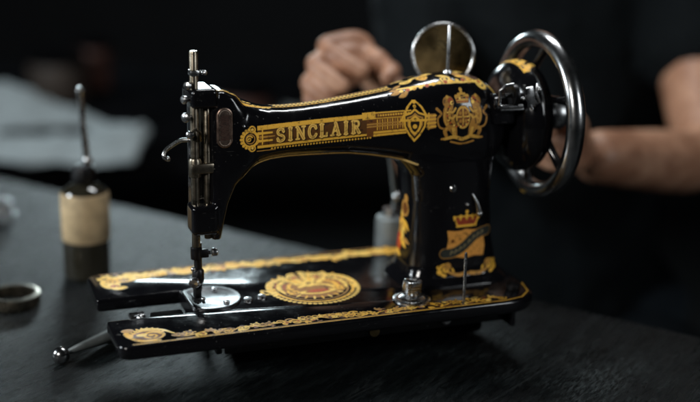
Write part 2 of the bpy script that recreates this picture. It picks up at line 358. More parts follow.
# ---- SINCLAIR band
GL = {'S': [([(.86,.80),(.72,.95),(.45,1.0),(.2,.92),(.12,.76),(.22,.60),(.5,.5),(.78,.40),(.9,.24),(.8,.08),(.52,0),(.26,.03),(.1,.2)], .17), ([(.86,.98),(.86,.72)], .09), ([(.1,.02),(.1,.28)], .09)],
      'I': [([(.5,0),(.5,1)], .22), ([(.2,0),(.8,0)], .1), ([(.2,1),(.8,1)], .1)],
      'N': [([(.15,0),(.15,1)], .1), ([(.15,1),(.85,0)], .2), ([(.85,0),(.85,1)], .1), ([(-.02,0),(.32,0)], .09), ([(-.02,1),(.2,1)], .09), ([(.68,1),(1.02,1)], .09)],
      'C': [([(.9,.76),(.78,.93),(.52,1),(.24,.9),(.1,.62),(.1,.38),(.24,.1),(.52,0),(.78,.07),(.92,.24)], .18), ([(.9,.98),(.9,.70)], .09)],
      'L': [([(.22,0),(.22,1)], .22), ([(.02,1),(.45,1)], .1), ([(.02,0),(.88,0)], .1), ([(.88,0),(.9,.26)], .09)],
      'A': [([(.14,0),(.5,1)], .1), ([(.5,1),(.84,0)], .22), ([(.26,.34),(.74,.34)], .09), ([(-.02,0),(.3,0)], .09), ([(.66,0),(1.02,0)], .09)],
      'R': [([(.2,0),(.2,1)], .22), ([(.2,1),(.6,1),(.8,.88),(.8,.64),(.6,.52),(.2,.52)], .12), ([(.5,.52),(.86,0)], .2), ([(.02,0),(.4,0)], .09), ([(.02,1),(.2,1)], .09), ([(.76,0),(1.0,0)], .09)]}
band = Ink(.118, .300, .128, .175)
def bx(x, y):                                                  # along the band's own axis, slightly rising to the right
    return (x, .1493+(x-.138)*0.056+y)
B = lambda pts: [bx(*p) for p in pts]
band.poly(B([(.134, -.0088), (.134, .0088), (.236, .0088), (.236, -.0068)]), (.11, .045, .010))
for k in range(60): band.stroke(B([(.1505+k*.00143, -.0066), (.1505+k*.00143+.0004, .0052)]), .0005, (.10, .035, .008))
band.poly(B([(.134, .0060), (.134, .0098), (.236, .0098), (.236, .0066)]), GOLD)
band.poly(B([(.134, .0052), (.134, .0058), (.236, .0062), (.236, .0056)]), INKC)
band.poly(B([(.134, -.0098), (.134, -.0074), (.232, -.0072), (.232, -.0090)]), GOLD)
for k in range(34): band.dot(*bx(.147+k*.00268, -.0110), .00085, GOLD)
band.stroke(B([(.134, -.0122), (.150, -.0122)]), .0008, OCH)
# tail motif left of the name
for y0 in (.0030, -.0036): band.poly(B([(.134, y0-.001), (.134, y0+.0014), (.1475, y0+.0008), (.1475, y0-.0006)]), GOLD)
band.poly(B([(.136, -.0014), (.136, .0010), (.1495, .0002), (.1495, -.0004)]), OCH); band.stroke(B([(.1385, -.0065), (.1385, .0060)]), .0011, GOLD)
# rosette
cx, cy = bx(.1278, -.0008)
for k in range(11):
    a = PI*0.42+k*(PI*1.16)/10; band.dot(cx+.0082*math.cos(a), cy+.0082*math.sin(a), .0013, GOLD)
band.ring(cx, cy, .0064, .0016, GOLD); band.ring(cx, cy, .0040, .0009, OCH); band.scroll(cx-.001, cy, .0030, .0012, GOLD, 1, 0.5)
for s_ in (1, -1):
    band.ring(cx+.0018, cy+s_*.0082, .0026, .0012, GOLD); band.dot(cx+.0018, cy+s_*.0082, .0010, LEMON); band.curve([(cx+.004, cy+s_*.006), (cx+.0065, cy+s_*.0035), (cx+.0072, cy+s_*.001)], .0012, GOLD)
# the name
x = .1512; Hc = .0104; pitch = .01035
for ch in 'SINCLAIR':
    wch = {'I': .0042, 'N': .0078, 'A': .0082, 'R': .0076, 'C': .0074, 'S': .0068, 'L': .0068}[ch]
    for pas in (0, 1, 2):
        for pts, w in GL[ch]:
            if len(pts) > 3:
                pts = [tuple(p) for p in catmull(pts, 5)]
            off = .00045 if pas == 0 else 0
            P = [bx(x+px*wch+off, -.0053+py*Hc-off) for px, py in pts]
            ww = w*Hc*(1.0 if pas else 1.0)
            if pas == 0: band.stroke(P, ww+.0016, (.02, .008, .003))
            elif pas == 1: band.stroke(P, ww+.00070, (.90, .56, .12))
            elif w > .15: band.stroke(P, ww*0.24, (.30, .12, .02))
    x += wch+.0031
# ladder and end crest
band.poly(B([(.232, -.0104), (.232, .0100), (.272, .0085), (.272, -.0098)]), BRN)
band.poly(B([(.228, .0052), (.228, .0112), (.240, .0112), (.240, .0052)]), GOLD)
for k in range(13): band.dot(*bx(.2425+k*.0023, .0078), .00085, GOLD)
band.stroke(B([(.240, .0102), (.272, .0098)]), .0011, GOLD); band.stroke(B([(.240, .0056), (.272, .0050)]), .0007, GOLD)
for k in range(12): band.stroke(B([(.2415+k*.0023, -.0044), (.2415+k*.0023, .0042)]), .0009, OCH if k % 2 else GOLD)
band.poly(B([(.238, -.0104), (.238, -.0058), (.268, -.0058), (.268, -.0100)]), GOLD); band.stroke(B([(.238, -.0081), (.268, -.0079)]), .0006, BRN)
for y0, y1 in ((.0016, .0002), (-.0006, -.002)): band.poly(B([(.232, y0), (.290, (y0+y1)/2+.0006), (.290, (y0+y1)/2-.0003), (.232, y1)]), OCH)
sx, sy = bx(.2755, -.0015)
def shield(k, col):
    band.poly([(sx+k*a, sy+k*b) for a, b in [(-.0105, .0075), (-.004, .0095), (0, .013), (.004, .0095), (.0105, .0075), (.0098, -.003), (.005, -.0115), (0, -.0172), (-.005, -.0115), (-.0098, -.003)]], col)
shield(1, GOLD); shield(.84, INKC); shield(.70, OCH); shield(.56, INKC)
for s_ in (1, -1):
    band.curve([(sx, sy+.006), (sx+s_*.005, sy+.001), (sx+s_*.0035, sy-.006), (sx, sy-.0095)], .0019, GOLD); band.curve([(sx+s_*.001, sy+.019), (sx+s_*.006, sy+.014), (sx+s_*.0095, sy+.008), (sx+s_*.014, sy+.001)], [.0012, .0018, .0018, .0008], GOLD)
band.stroke([(sx-.012, sy+.0025), (sx+.014, sy+.0025)], .0020, GOLD); band.dot(sx, sy-.003, .0020, GOLD); band.dot(sx, sy+.0185, .0019, GOLD); band.dot(sx, sy+.0145, .0014, GOLD)
band.poly(B([(.2865, -.0080), (.2865, .0058), (.2945, .0052), (.2945, -.0074)]), OCH)
for k in range(4): band.stroke(B([(.2865, -.0060+k*.0033), (.2945, -.0058+k*.0032)]), .0011, GOLD)
band.stroke(B([(.288, -.0082), (.288, .0062)]), .0010, GOLD)
band.mesh('arm_transfer', on_front, arm)
# ---- lions crest on the arm's shoulder
def lions(I, cx, cy, k, g=GOLD, o=OCH, r=RED):
    q = lambda pts: [(cx+k*a, cy+k*b) for a, b in pts]
    for s_ in (1, -1):
        def z(pts): return q([(s_*a, b) for a, b in pts])
        I.curve(z([(.27, -.55), (.38, -.3), (.50, -.05), (.52, .22), (.44, .42)]), [.15*k, .32*k, .38*k, .34*k, .22*k], o); I.curve(z([(.36, -.5), (.46, -.25), (.42, .0), (.36, .25)]), .035*k, INKC); I.curve(z([(.60, -.2), (.66, .05), (.60, .3)]), .03*k, g)
        I.dot(cx+s_*.50*k, cy+.50*k, .19*k, o); I.dot(cx+s_*.42*k, cy+.55*k, .09*k, r); I.dot(cx+s_*.52*k, cy+.66*k, .05*k, g); I.dot(cx+s_*.38*k, cy+.48*k, .06*k, LEMON)
        I.curve(z([(.50, .20), (.36, .18), (.26, .30)]), .07*k, g); I.curve(z([(.50, .02), (.36, -.02), (.28, .08)]), .07*k, g)
        I.curve(z([(.42, -.30), (.62, -.42), (.56, -.66), (.72, -.70)]), [.16*k, .14*k, .09*k, .07*k], o); I.curve(z([(.34, -.38), (.30, -.60), (.42, -.68)]), [.12*k, .09*k, .07*k], g)
        I.curve(z([(.52, -.38), (.80, -.30), (.88, -.02), (.76, .14), (.90, .30)]), [.06*k, .06*k, .06*k, .07*k, .1*k], o)
        for t in range(5): I.stroke(z([(.44+.03*t, .30-.16*t), (.54+.015*t, .24-.16*t)]), .035*k, g)
    I.dot(cx, cy, .30*k, g, .86, 1.25); I.dot(cx, cy, .235*k, BRN, .86, 1.25); I.stroke(q([(0, -.3), (0, .3)]), .05*k, g); I.stroke(q([(-.22, .02), (.22, .02)]), .05*k, g)
    for a, b in ((-.1, .14), (.1, .14), (-.1, -.12), (.1, -.12)): I.dot(cx+a*k, cy+b*k, .055*k, o)
    for i in range(5): I.dot(cx+(i-2)*.10*k, cy+(.66+.05*(2-abs(i-2)))*k, .06*k, g)
    I.poly(q([(-.2, .46), (-.26, .66), (.26, .66), (.2, .46)]), g); I.dot(cx, cy+.86*k, .06*k, g); I.stroke(q([(-.2, .50), (.2, .50)]), .04*k, r)
    I.curve(q([(-.62, -.70), (-.3, -.64), (0, -.72), (.3, -.64), (.62, -.70)]), [.09*k, .12*k, .12*k, .12*k, .09*k], g); I.curve(q([(-.4, -.80), (0, -.88), (.4, -.80)]), .06*k, o)
cr = Ink(.290, .350, .134, .186); lions(cr, .3200, .1592, .0272, (.60, .33, .055), (.40, .19, .032), (.34, .07, .02)); [cr.dot(.3195+g_*.0262*math.cos(a_), .1598+g_*.0262*math.sin(a_)*.85, .0007, c_) for g_, a_, c_ in [(.2+.7*((k*.618) % 1), k*2.4, [BRN, RED, INKC, BRN, LEMON][k % 5]) for k in range(110)] if cr.a[min(cr.h-1, max(0, int((.1598+g_*.0262*math.sin(a_)*.85-cr.v0)/cr.res))), min(cr.w-1, max(0, int((.3195+g_*.0262*math.cos(a_)-cr.u0)/cr.res)))] > .5]; cr.mesh('lion_crest_transfer', on_front, arm)
# ---- crown and banner shield low on the pillar
pc = Ink(.298, .372, .006, .076); X0, X1, Z0, Z1 = .3125, .3500, .0255, .0525
pc.poly([(X0+.001, Z0), (X0-.001, Z0+.009), (X0+.0005, Z0+.018), (X0-.001, Z1), (X0+.010, Z1-.0014), (X0+.018, Z1+.0004), (X0+.028, Z1-.0014), (X1+.0015, Z1+.001), (X1-.0004, Z0+.018), (X1+.001, Z0+.009), (X1-.0005, Z0), (X0+.028, Z0+.0008), (X0+.018, Z0-.0008), (X0+.009, Z0+.0008)], (0.74, 0.34, 0.07))
for k in range(14): pc.stroke([(X0+.001, Z0+.001+k*.0019), (X1-.001, Z0+.0016+k*.0019)], .0004, (.5, .2, .04))
rib = [(X0-.003, Z0+.0050), (X0+.006, Z0+.0055), (X0+.016, Z0+.0105), (X0+.026, Z0+.0190), (X0+.034, Z0+.0225), (X1+.004, Z0+.0230)]
pc.curve(rib, .0098, (.48, .24, .05)); pc.curve(rib, .0086, (.03, .034, .028))
for k in range(8):
    a = k/7; qx = X0+.0035+a*.031; qz = float(np.interp(qx, [p[0] for p in rib], [p[1] for p in rib])); pc.stroke([(qx-.0006, qz-.0018), (qx+.0006, qz+.0018)], .0008, (.30, .24, .12)); pc.dot(qx+.0017, qz+.0006, .0007, (.30, .24, .12))
pc.dot(X0+.005, Z0+.0165, .0018, BRN)
kx, kz = .3305, .0555
pc.poly([(kx-.0085, kz), (kx-.0125, kz+.0085), (kx+.0125, kz+.0085), (kx+.0085, kz)], (.30, .05, .02))
for dx in (-.009, -.003, .003, .009): pc.ring(kx+dx*1.05, kz+.0066, .0032, .0013, GOLD, 0, PI)
pc.stroke([(kx-.0095, kz+.0005), (kx+.0095, kz+.0005)], .0022, GOLD); pc.curve([(kx-.0115, kz+.0075), (kx-.0105, kz+.004), (kx-.009, kz+.001)], .0015, GOLD); pc.curve([(kx+.0115, kz+.0075), (kx+.0105, kz+.004), (kx+.009, kz+.001)], .0015, GOLD)
for dx in (-.0125, -.0062, 0, .0062, .0125): pc.dot(kx+dx, kz+.0108-abs(dx)*.12, .0014, GOLD)
pc.dot(kx, kz+.0140, .0016, GOLD)
# base garland on the pillar
for s_ in (1, -1):
    gx = .334
    pc.curve([(gx+s_*.002, .0100), (gx+s_*.012, .0095), (gx+s_*.022, .0135)], [.0035, .003, .002], OCH); pc.scroll(gx+s_*.0235, .0155, .0060, .0028, GOLD, s_, -PI/2); pc.dot(gx+s_*.0210, .0180, .0036, OCH); pc.dot(gx+s_*.0290, .0130, .0026, GOLD)
    pc.leaf(gx+s_*.022, .0165, .007, PI/2-s_*1.0, .0014, OCH); pc.leaf(gx+s_*.014, .0115, .006, PI/2-s_*.5, .0013, GOLD); pc.dot(gx+s_*.0300, .0175, .0017, GOLD)
pc.mesh('shield_transfer', on_front, arm)
# ---- red and gold flower spray on the pillar's left side
sd_ = Ink(.060, .119, .014, .086)
for (x, y, L, a, w, c) in [(.102, .018, .036, 1.75, .0060, RED), (.096, .024, .034, 1.5, .0055, (.62, .09, .02)), (.108, .022, .030, 1.9, .0040, (.5, .05, .02)), (.088, .030, .030, 1.1, .0050, GOLD), (.090, .036, .030, 1.35, .0040, LEMON), (.082, .030, .018, .4, .0040, GOLD), (.076, .036, .016, .1, .0030, OCH), (.084, .044, .022, .9, .0040, GOLD), (.104, .040, .020, 2.3, .0035, OCH), (.092, .056, .020, 1.5, .0040, OCH), (.078, .048, .016, .6, .0030, GOLD), (.092, .020, .016, .2, .0035, GOLD)]:
    sd_.leaf(x, y, L, a, w, c)
sd_.dot(.088, .068, .0065, BRN); sd_.ring(.088, .068, .0068, .0022, OCH); sd_.dot(.086, .078, .004, OCH)
sd_.mesh('flower_transfer', on_left, arm)
# ---- gold along the top of the arm
tp = Ink(.094, .362, .062, .116, .0005)
x = .155
while x < .262:
    y = .0885; tp.dot(x, y, .0016, LEMON, 1.2, 1); tp.dot(x+.0012, y-.0032, .0010, GOLD); tp.dot(x+.0012, y+.0032, .0010, GOLD); x += .0036
tp.stroke([(.152, .0835), (.262, .0830)], .0011, GOLD); tp.stroke([(.152, .0935), (.262, .0935)], .0011, GOLD)
for i in range(34):
    x = rng.uniform(.266, .352); y = .0885+rng.uniform(-.018, .018); 
    if abs(x-.319) < .006 and abs(y-.089) < .006: continue
    c = [LEMON, GOLD, LEMON, OCH][i % 4]
    if i % 3 == 0: tp.scroll(x, y, rng.uniform(.004, .0065), .0026, c, 1 if i % 2 else -1, rng.uniform(0, 6))
    else: tp.leaf(x, y, rng.uniform(.009, .015), rng.uniform(-.6, .6)+(PI if i % 2 else 0), .0028, c)
tp.curve([(.266, .078), (.29, .071), (.32, .068), (.345, .073)], .0022, LEMON); tp.curve([(.268, .098), (.29, .106), (.32, .108), (.345, .103)], .0022, GOLD)
for i in range(14): tp.dot(.268+i*.0058, .0735-.004*math.sin(i/13*PI), .0019, [LEMON, RED, GOLD][i % 3])
tp.curve([(.100, .078), (.118, .076), (.136, .079), (.150, .084)], .0024, GOLD)
for i in range(10): tp.leaf(.104+i*.0046, .0785+.0012*(i % 2), .006, .5, .0012, LEMON)
tp.mesh('top_transfer', on_top, arm)
# ---- gold line following the underside arch
ln = Ink(.112, .292, .098, .138)
arch = [(.1195, .1085), (.124, .1155), (.131, .1215), (.140, .1262), (.152, .1286), (.170, .1296), (.19, .1296), (.215, .1290), (.236, .1265), (.252, .1238), (.268, .1205), (.281, .1165)]
ln.curve(arch, .0019, (0.80, .58, .22)); ln.mesh('arch_line', on_front, arm)

# ---- worn oval badge
q = on_front(.1055, .1592); b = MB(); R = 0.0068; hh = .0105; ring1 = []
def capsule(r, h, y):
    out = []
    for k in range(32):
        a = 2*PI*k/32; out.append((.1055+r*math.cos(a), y, .1592+r*math.sin(a)+(h if math.sin(a) > 0 else -h)))
    return out
yb = q.y-.0002; b.loft([capsule(R, hh, yb+.003), capsule(R, hh, yb-.0006), capsule(R-.0008, hh, yb-.0012), capsule(R-.0012, hh, yb-.0012), capsule(R-.0016, hh, yb-.0006)]); bd = b.build('badge', M_['badge'], arm)
bi = Ink(.097, .114, .138, .180, .0003)
for k in range(15): bi.stroke([(.1015+.0006*(k % 3), .1490+k*.00145), (.1095-.0007*(k % 2), .1492+k*.00145)], .0005, (.10, .05, .035))
for k in range(40):
    a = 2*PI*k/40; bi.dot(.1055+.0047*math.cos(a), .1592+.0047*math.sin(a)+(.0105 if math.sin(a) > 0 else -.0105), .0003, (.5, .4, .32))
bi.mesh('badge_print', lambda u, v: Vector((u, yb-.00078, v)), bd)

# ---- bed
def bed_outline(g=0.0):
    P = []; c = [(g, .0608-g), (g, g), (.386-g, g), (.386-g, .178-g), (g, .178-g), (g, .1128+g), (.0745-g*.0, .1128+g), (.0745, .0608-g)]
    rad = [.0015, .011, .040, .040, .011, .0015, .0015, .0015]; n = len(c)
    for i in range(n):
        p = Vector((*c[i], 0)); a = (Vector((*c[i-1], 0))-p).normalized(); bq = (Vector((*c[(i+1) % n], 0))-p).normalized(); r = rad[i]
        for k in range(9):
            t = k/8; s0 = p+a*r; s1 = p+bq*r; pt = s0*(1-t)**2+p*2*t*(1-t)+s1*t*t; P.append((pt.x, pt.y))
    return P
bm_ = MB(); L = [(-.0125, .0022), (-.0115, .0010), (-.0095, .0), (-.0022, 0), (-.0008, .0005), (0, .0018)]
rings = [[(x, y, z) for x, y in bed_outline(g)] for z, g in L]; bm_.loft(rings)
bme = bm_.mesh(); bmx = bmesh.new(); bmx.from_mesh(bme); bmesh.ops.triangulate(bmx, faces=[f for f in bmx.faces if len(f.verts) > 6], ngon_method='EAR_CLIP'); bmx.to_mesh(bme); bmx.free()
bed = link('bed', bme, M_['lac'], sm); set_sharp(bme, 40)
# underside: skirt ribs, shafts and feet
u = MB(); u.box((.092, .020, -.026), (.356, .024, -.0115), .001); u.box((.02, .165, -.024), (.362, .170, -.0115), .001); u.box((.358, .012, -.030), (.363, .166, -.0115), .001); u.box((.085, .022, -.026), (.090, .166, -.0115), .001)
u.build('skirt', M_['lac'], bed)
u = MB(); u.box((.118, .052, TZ+.004), (.352, .150, -.0125), .006); u.build('underbed_shade_block', M_['bench'], bed)  # matte black block added to deepen the shade below the bed, not a machine part
u = MB(); u.tube([(.03, .062, -.024), (.35, .062, -.024)], .0045); u.tube([(.08, .115, -.026), (.35, .115, -.026)], .0055)
for X in (.12, .20, .30): u.lathe([(.0001, 0), (.010, 0), (.010, .012), (.0001, .012)], (X, .115, -.026), (1, 0, 0)); u.lathe([(.0001, 0), (.009, 0), (.009, .010), (.0001, .010)], (X+.03, .062, -.024), (1, 0, 0))
u.box((.045, .070, -.034), (.074, .106, -.014), .002); u.box((.018, .076, -.030), (.05, .098, -.018), .002); u.build('shaft_assembly', M_['dark'], bed)
u = MB(); u.box((.026, .098, -.017), (.040, .106, -.0125), .001); u.box((.046, .080, -.0139), (.068, .087, -.012), .0008); u.ball((.0335, .090, -.013), .0035); u.build('shuttle_carrier', M_['chrome'], bed)
for X, Y in ((.125, .100), (.33, .095), (.105, .155), (.33, .155)):
    MB().lathe([(.0001, TZ+.0003), (.0085, TZ+.0003), (.0095, TZ+.003), (.0065, TZ+.008), (.0065, -.014), (.0001, -.014)], (X, Y, 0)).build('foot', M_['bench'], bed)
MB().lathe([(.0001, 0), (.0045, 0), (.0045, .003), (.0030, .0042), (.0001, .0042)], (.296, .0195, -.018), (0, -1, 0)).build('screw', M_['chrome'], bed)
MB().lathe([(.0001, 0), (.0050, 0), (.0046, .004), (.0001, .0046)], (.226, .0195, -.020), (0, -1, 0)).build('screw', M_['brass'], bed)
# gold transfers on the bed
def on_bed(u, v): return Vector((u, v, 0.00025))
n_ = Ink(.002, .384, .0015, .060, .0004)
bord = [(x, y) for x, y in bed_outline(.0035)]
n_.stroke([(.012, .0035), (.346, .0035), (.366, .008), (.378, .020), (.3825, .040)], .0013, GOLD)
# animal head ornament at the left end of the near strip
n_.dot(.026, .0195, .0120, GOLD, 1.25, .95); n_.dot(.0265, .019, .0095, BRN, 1.25, .95); n_.scroll(.030, .018, .0085, .0032, GOLD, 1, .3, 1.3); n_.dot(.022, .0215, .0032, LEMON, 1.4, 1)
for k in range(10):
    a = .35+k*.26; n_.leaf(.026+.0125*math.cos(a), .0195+.0115*math.sin(a), .0060, a, .0016, GOLD)
n_.curve([(.014, .034), (.010, .026), (.013, .016), (.020, .009), (.034, .007)], [.003, .0045, .003, .004, .003], GOLD); n_.dot(.0125, .033, .0040, OCH, 1.3, 1)
n_.curve([(.018, .030), (.028, .033), (.040, .028), (.048, .018)], [.002, .004, .0035, .002], LEMON); n_.stroke([(.016, .024), (.024, .025)], .0012, RED)
def garland(I, x0, x1, yc, hh, cols, stem, lw, seed):
    g = np.random.default_rng(seed); x = x0; P = []
    while x < x1: P.append((x, yc+hh*.35*math.sin(x*190+g.uniform(-.6, .6)))); x += .006
    I.curve(P, stem, cols[0])
    x = x0; k = 0
    while x < x1:
        s_ = 1 if g.random() < .5 else -1; c = cols[int(g.integers(len(cols)))]; r = hh*g.uniform(.38, .85); y = yc+s_*hh*g.uniform(.0, .45)
        t = g.random()
        if t < .45: I.scroll(x, y, r, lw*g.uniform(.8, 1.3), c, s_, g.uniform(0, 6.28), g.uniform(.8, 1.5))
        elif t < .75:
            for q_ in range(3): I.leaf(x, y, r*1.5, s_*(.3+q_*.55)+g.uniform(-.2, .2), lw*.9, c)
        else:
            I.ring(x, y, r*.55, lw*.8, c); I.dot(x, y, r*.25, cols[-1])
            for q_ in range(5): I.dot(x+r*.95*math.cos(q_*1.26), y+r*.95*math.sin(q_*1.26), lw*.55, c)
        if g.random() < .22: I.dot(x+r*.4, y-s_*r*.3, lw*.75, RED)
        if g.random() < .30: I.leaf(x, yc-s_*hh*.5, r*1.3, g.uniform(0, 6.28), lw, BRN)
        x += hh*g.uniform(.45, .85); k += 1
garland(n_, .050, .350, .0122, .0072, [GOLD, GOLD, LEMON, OCH], .0016, .0018, 5)
for k in range(9): n_.ring(.160+k*.0055, .0185-.0002*k, .0022, .0010, GOLD)
n_.stroke([(.048, .0056), (.345, .0056)], .0009, OCH)
n_.mesh('near_border_transfer', on_bed, bed)
f_ = Ink(.002, .345, .126, .177, .0006)
def farstrip():
    f_.stroke([(.012, .1745), (.335, .1745)], .0013, OCH)
    g = np.random.default_rng(21); x = .070
    while x < .335:
        f_.dot(x, .1635+g.uniform(-.0035, .003), g.uniform(.0042, .0078), [LEMON, GOLD, LEMON, OCH][int(g.integers(4))], g.uniform(.9, 1.5), g.uniform(.7, 1.1)); x += g.uniform(.0045, .0085)
    garland(f_, .070, .335, .1635, .0100, [LEMON, LEMON, GOLD, GOLD], .0034, .0030, 8)
    for (x, y, r, c, sx_, sy_) in [(.018, .150, .010, LEMON, .9, 1.5), (.030, .158, .011, GOLD, 1.3, .8), (.046, .161, .0095, LEMON, 1.5, .8), (.062, .163, .008, GOLD, 1.4, .8), (.024, .136, .006, LEMON, 1.2, .8)]: f_.dot(x, y, r, c, sx_, sy_)
    for (x, y, r, c) in [(.018, .154, .0055, OCH), (.032, .157, .0050, BRN), (.020, .141, .0040, RED), (.047, .160, .0042, OCH), (.061, .164, .0036, BRN)]: f_.scroll(x, y, r, .0022, c, 1, x*300, 1.2)
    garland(f_, .012, .072, .1655, .0070, [LEMON, GOLD], .0024, .0024, 4)
farstrip(); f_.mesh('far_border_transfer', on_bed, bed)
# round medallion in the middle of the bed
md = Ink(.140, .242, .034, .136, .0004); mx_, my_, R = .1925, .0865, .0425
def pol(r, a): return (mx_+R*r*math.cos(a), my_+R*r*math.sin(a))
for k in range(30):
    a = PI*.98+k*(PI*1.04)/29; md.dot(*pol(.97, a), .0021, LEMON)
md.ring(mx_, my_, R*.86, .0030, GOLD, PI*.95, PI*2.05); md.ring(mx_, my_, R*.75, .0014, OCH, PI*.97, PI*2.03)
g = np.random.default_rng(2)
md.dot(mx_, my_, R*.66, (.34, .15, .03), 1.05, .95)
for s_ in (1, -1):
    def h(r, d): return (mx_+s_*R*r*math.cos(d), my_+R*r*math.sin(d))
    # feathered wings sweeping up and round
    for r, w, c in ((.92, .0058, LEMON), (.72, .0050, LEMON), (.53, .0046, GOLD)):
        md.curve([h(r, -.28), h(r*1.03, .1), h(r*1.03, .5), h(r*.93, .86), h(r*.66, 1.02)], [w*.4, w, w*1.15, w, w*.5], c)
    for k in range(10): md.leaf(*h(.80+.12*(k % 2), -.12+k*.125), .0055, (0 if s_ > 0 else PI)+s_*(.5+k*.10), .0019, [LEMON, GOLD][k % 2])
    for k in range(6): md.stroke([h(.60, .0+k*.15), h(.70, .05+k*.15)], .0012, BRN)
    for k in range(6): md.stroke([h(.80, .0+k*.14), h(.93, .05+k*.14)], .0011, (.30, .10, .02))
    md.curve([h(.62, .05), h(.64, .4), h(.55, .7)], .0016, RED); md.curve([h(.84, .2), h(.83, .62)], .0013, RED)
    md.scroll(*h(.40, 1.0), .0075, .0034, LEMON, s_, .5, 1.2); md.scroll(*h(.50, -.32), .0065, .0028, GOLD, -s_, 1.5, 1.2); md.leaf(*h(.28, -.75), .011, (PI if s_ < 0 else 0)-s_*.3, .0026, LEMON)
for k in range(9): md.leaf(mx_+(k-4)*.0012, my_+R*.22, .034-abs(k-4)*.0030+.003*(k % 2), PI/2-(k-4)*.22, .0030, [LEMON, GOLD, LEMON, OCH][k % 4])
for k in range(5): md.scroll(mx_+(k-2)*.010, my_+R*(.86-.05*abs(k-2)), .0052, .0026, LEMON, 1 if k % 2 else -1, k, 1.1)
md.dot(mx_-.010, my_+R*.66, .0026, RED); md.dot(mx_+.011, my_+R*.62, .0030, RED)
for k in range(46):
    a_ = k*2.4; g_ = .25+.62*((k*.618) % 1); md.dot(mx_+R*g_*math.cos(a_), my_+R*g_*math.sin(a_)*.9, .0010, [INKC, BRN, INKC, RED][k % 4])
md.dot(mx_-.002, my_+R*.24, .0060, LEMON, 1, 1.3); md.dot(mx_-.001, my_+R*.27, .0024, BRN); md.curve([(mx_-.012, my_+R*.08), (mx_-.003, my_+R*.16), (mx_+.012, my_+R*.10), (mx_+.018, my_-R*.05)], .0040, LEMON)
md.dot(mx_+.002, my_-R*.22, .0048, (.44, .08, .02), 2.2, .75); md.curve([(mx_-.015, my_-R*.30), (mx_, my_-R*.38), (mx_+.016, my_-R*.30)], .0026, LEMON)
for k in range(9): md.leaf(*pol(.52, PI*(1.14+k*.09)), .0085, PI*(1.14+k*.09), .0016, [GOLD, LEMON][k % 2])
md.curve([(mx_-R*1.0, my_), (mx_-R*1.12, my_+.004), (mx_-R*1.14, my_-.004), (mx_-R*1.05, my_-.006)], .0030, LEMON)
md.mesh('medallion_transfer', on_bed, bed)
# needle plate: D-shaped bright plate
b = MB(); cx, cy, r = .0945, .0865, .0285
def dsh(r, z, dx=0): return [(max(cx+r*math.cos(2*PI*k/64), .0752+dx), cy+r*math.sin(2*PI*k/64), z) for k in range(64)]
b.loft([dsh(r, .0001), dsh(r, .0010), dsh(r-.0006, .0016, .0006), dsh(r-.004, .0016, .004), dsh(r-.0046, .0013, .0046)]); np_ = b.build('needle_plate', M_['plate'], bed)
u = MB(); u.box((.0795, .078, .0014), (.0860, .0832, .0022), .0003); u.box((.0795, .085, .0014), (.0860, .0895, .0022), .0003); u.box((.0768, .060, .0012), (.0785, .110, .0019), .0003); u.build('feed_dog', M_['dark'], np_)
for X, Y, r in ((.1269, .0731, .0042), (.1408, .0766, .0042), (.1040, .1035, .0028), (.1065, .0700, .0028)):
    o = MB().lathe([(r, .0002), (r, .0010), (r*.8, .0019), (.0001, .0022)], (X, Y, 0.0012 if r < .003 else 0), n=24).build('screw', M_['chrome'], bed)
# cross-over knob and hinge at the right end
MB().lathe([(.0062, 0), (.0066, .003), (.0062, .0062), (.0030, .0078), (.0001, .0080)], (.366, .026, .0002), n=28).build('bed_knob', M_['dark'], bed)
# bobbin tension: round base with tilted thumb nut
tx, ty = .2665, .030; b = MB(); b.lathe([(.0001, 0), (.0170, 0), (.0168, .0016), (.0140, .0026), (.0120, .0024), (.0100, .0040), (.0001, .0045)], (tx, ty, .0002), n=48); tn = b.build('bobbin_tension', M_['chrome'], bed)
Rt = Matrix.Rotation(.12, 3, 'Y') @ Matrix.Rotation(.3, 3, 'Z'); b = MB(); b.box((tx-.0078, ty-.0058, .0045), (tx+.0078, ty+.0058, .0200), .0028, Rt, 4); b.lathe([(.0068, .004), (.0068, .009), (.0050, .0105)], (tx, ty, 0)); b.build('thumb_nut', M_['chrome'], tn)
b = MB()
for k in range(4): b.box((tx-.0081, ty-.0062, .0085+k*.0024), (tx+.0081, ty-.0056, .0096+k*.0024), .0001, Rt)
b.build('nut_grooves', M_['brass'], tn)
# spool pin on the bed and on the arm
MB().tube([(.3083, .010, .0002), (.3083, .010, .045), (.3083, .010, .0475)], [.0015, .0015, .0008]).build('bobbin_spool_pin', M_['chrome'], bed)
q = on_top(.3195, .089); b = MB(); b.tube([(.3195, .089, q.z-.002), (.3195, .089, .235), (.3195, .089, .2365)], [.0016, .0016, .0009]); b.lathe([(.0048, 0), (.0042, .0016), (.0018, .0026)], (.3195, .089, q.z-.0004)); b.build('spool_pin', M_['chrome'], arm)
# round inspection cover standing open behind the arm
cv = MB(); pc0 = Vector((.338, .14, .2005)); axd = Vector((-.36, -.90, .16)).normalized(); R = .0300
rr = [(R-.0012+.0016*math.cos(t), .0016*math.sin(t)) for t in np.linspace(0, 2*PI, 12, endpoint=False)]; cv.lathe(rr, pc0, axd, 64, True); cvo = cv.build('inspection_cover', M_['chrome'], arm)
b = MB(); b.lathe([(.0001, .0006), (.012, .0004), (.024, .0001), (R-.002, -.0002), (R-.002, -.0012), (.0001, -.0012)], pc0, axd, 64); b.build('cover_plate', M_['brass'], cvo)
b = MB(); b.tube([(.338, .1395, .173), (.336, .125, .168), (.334, .112, .165)], .0028); b.build('cover_hinge', M_['dark'], cvo)
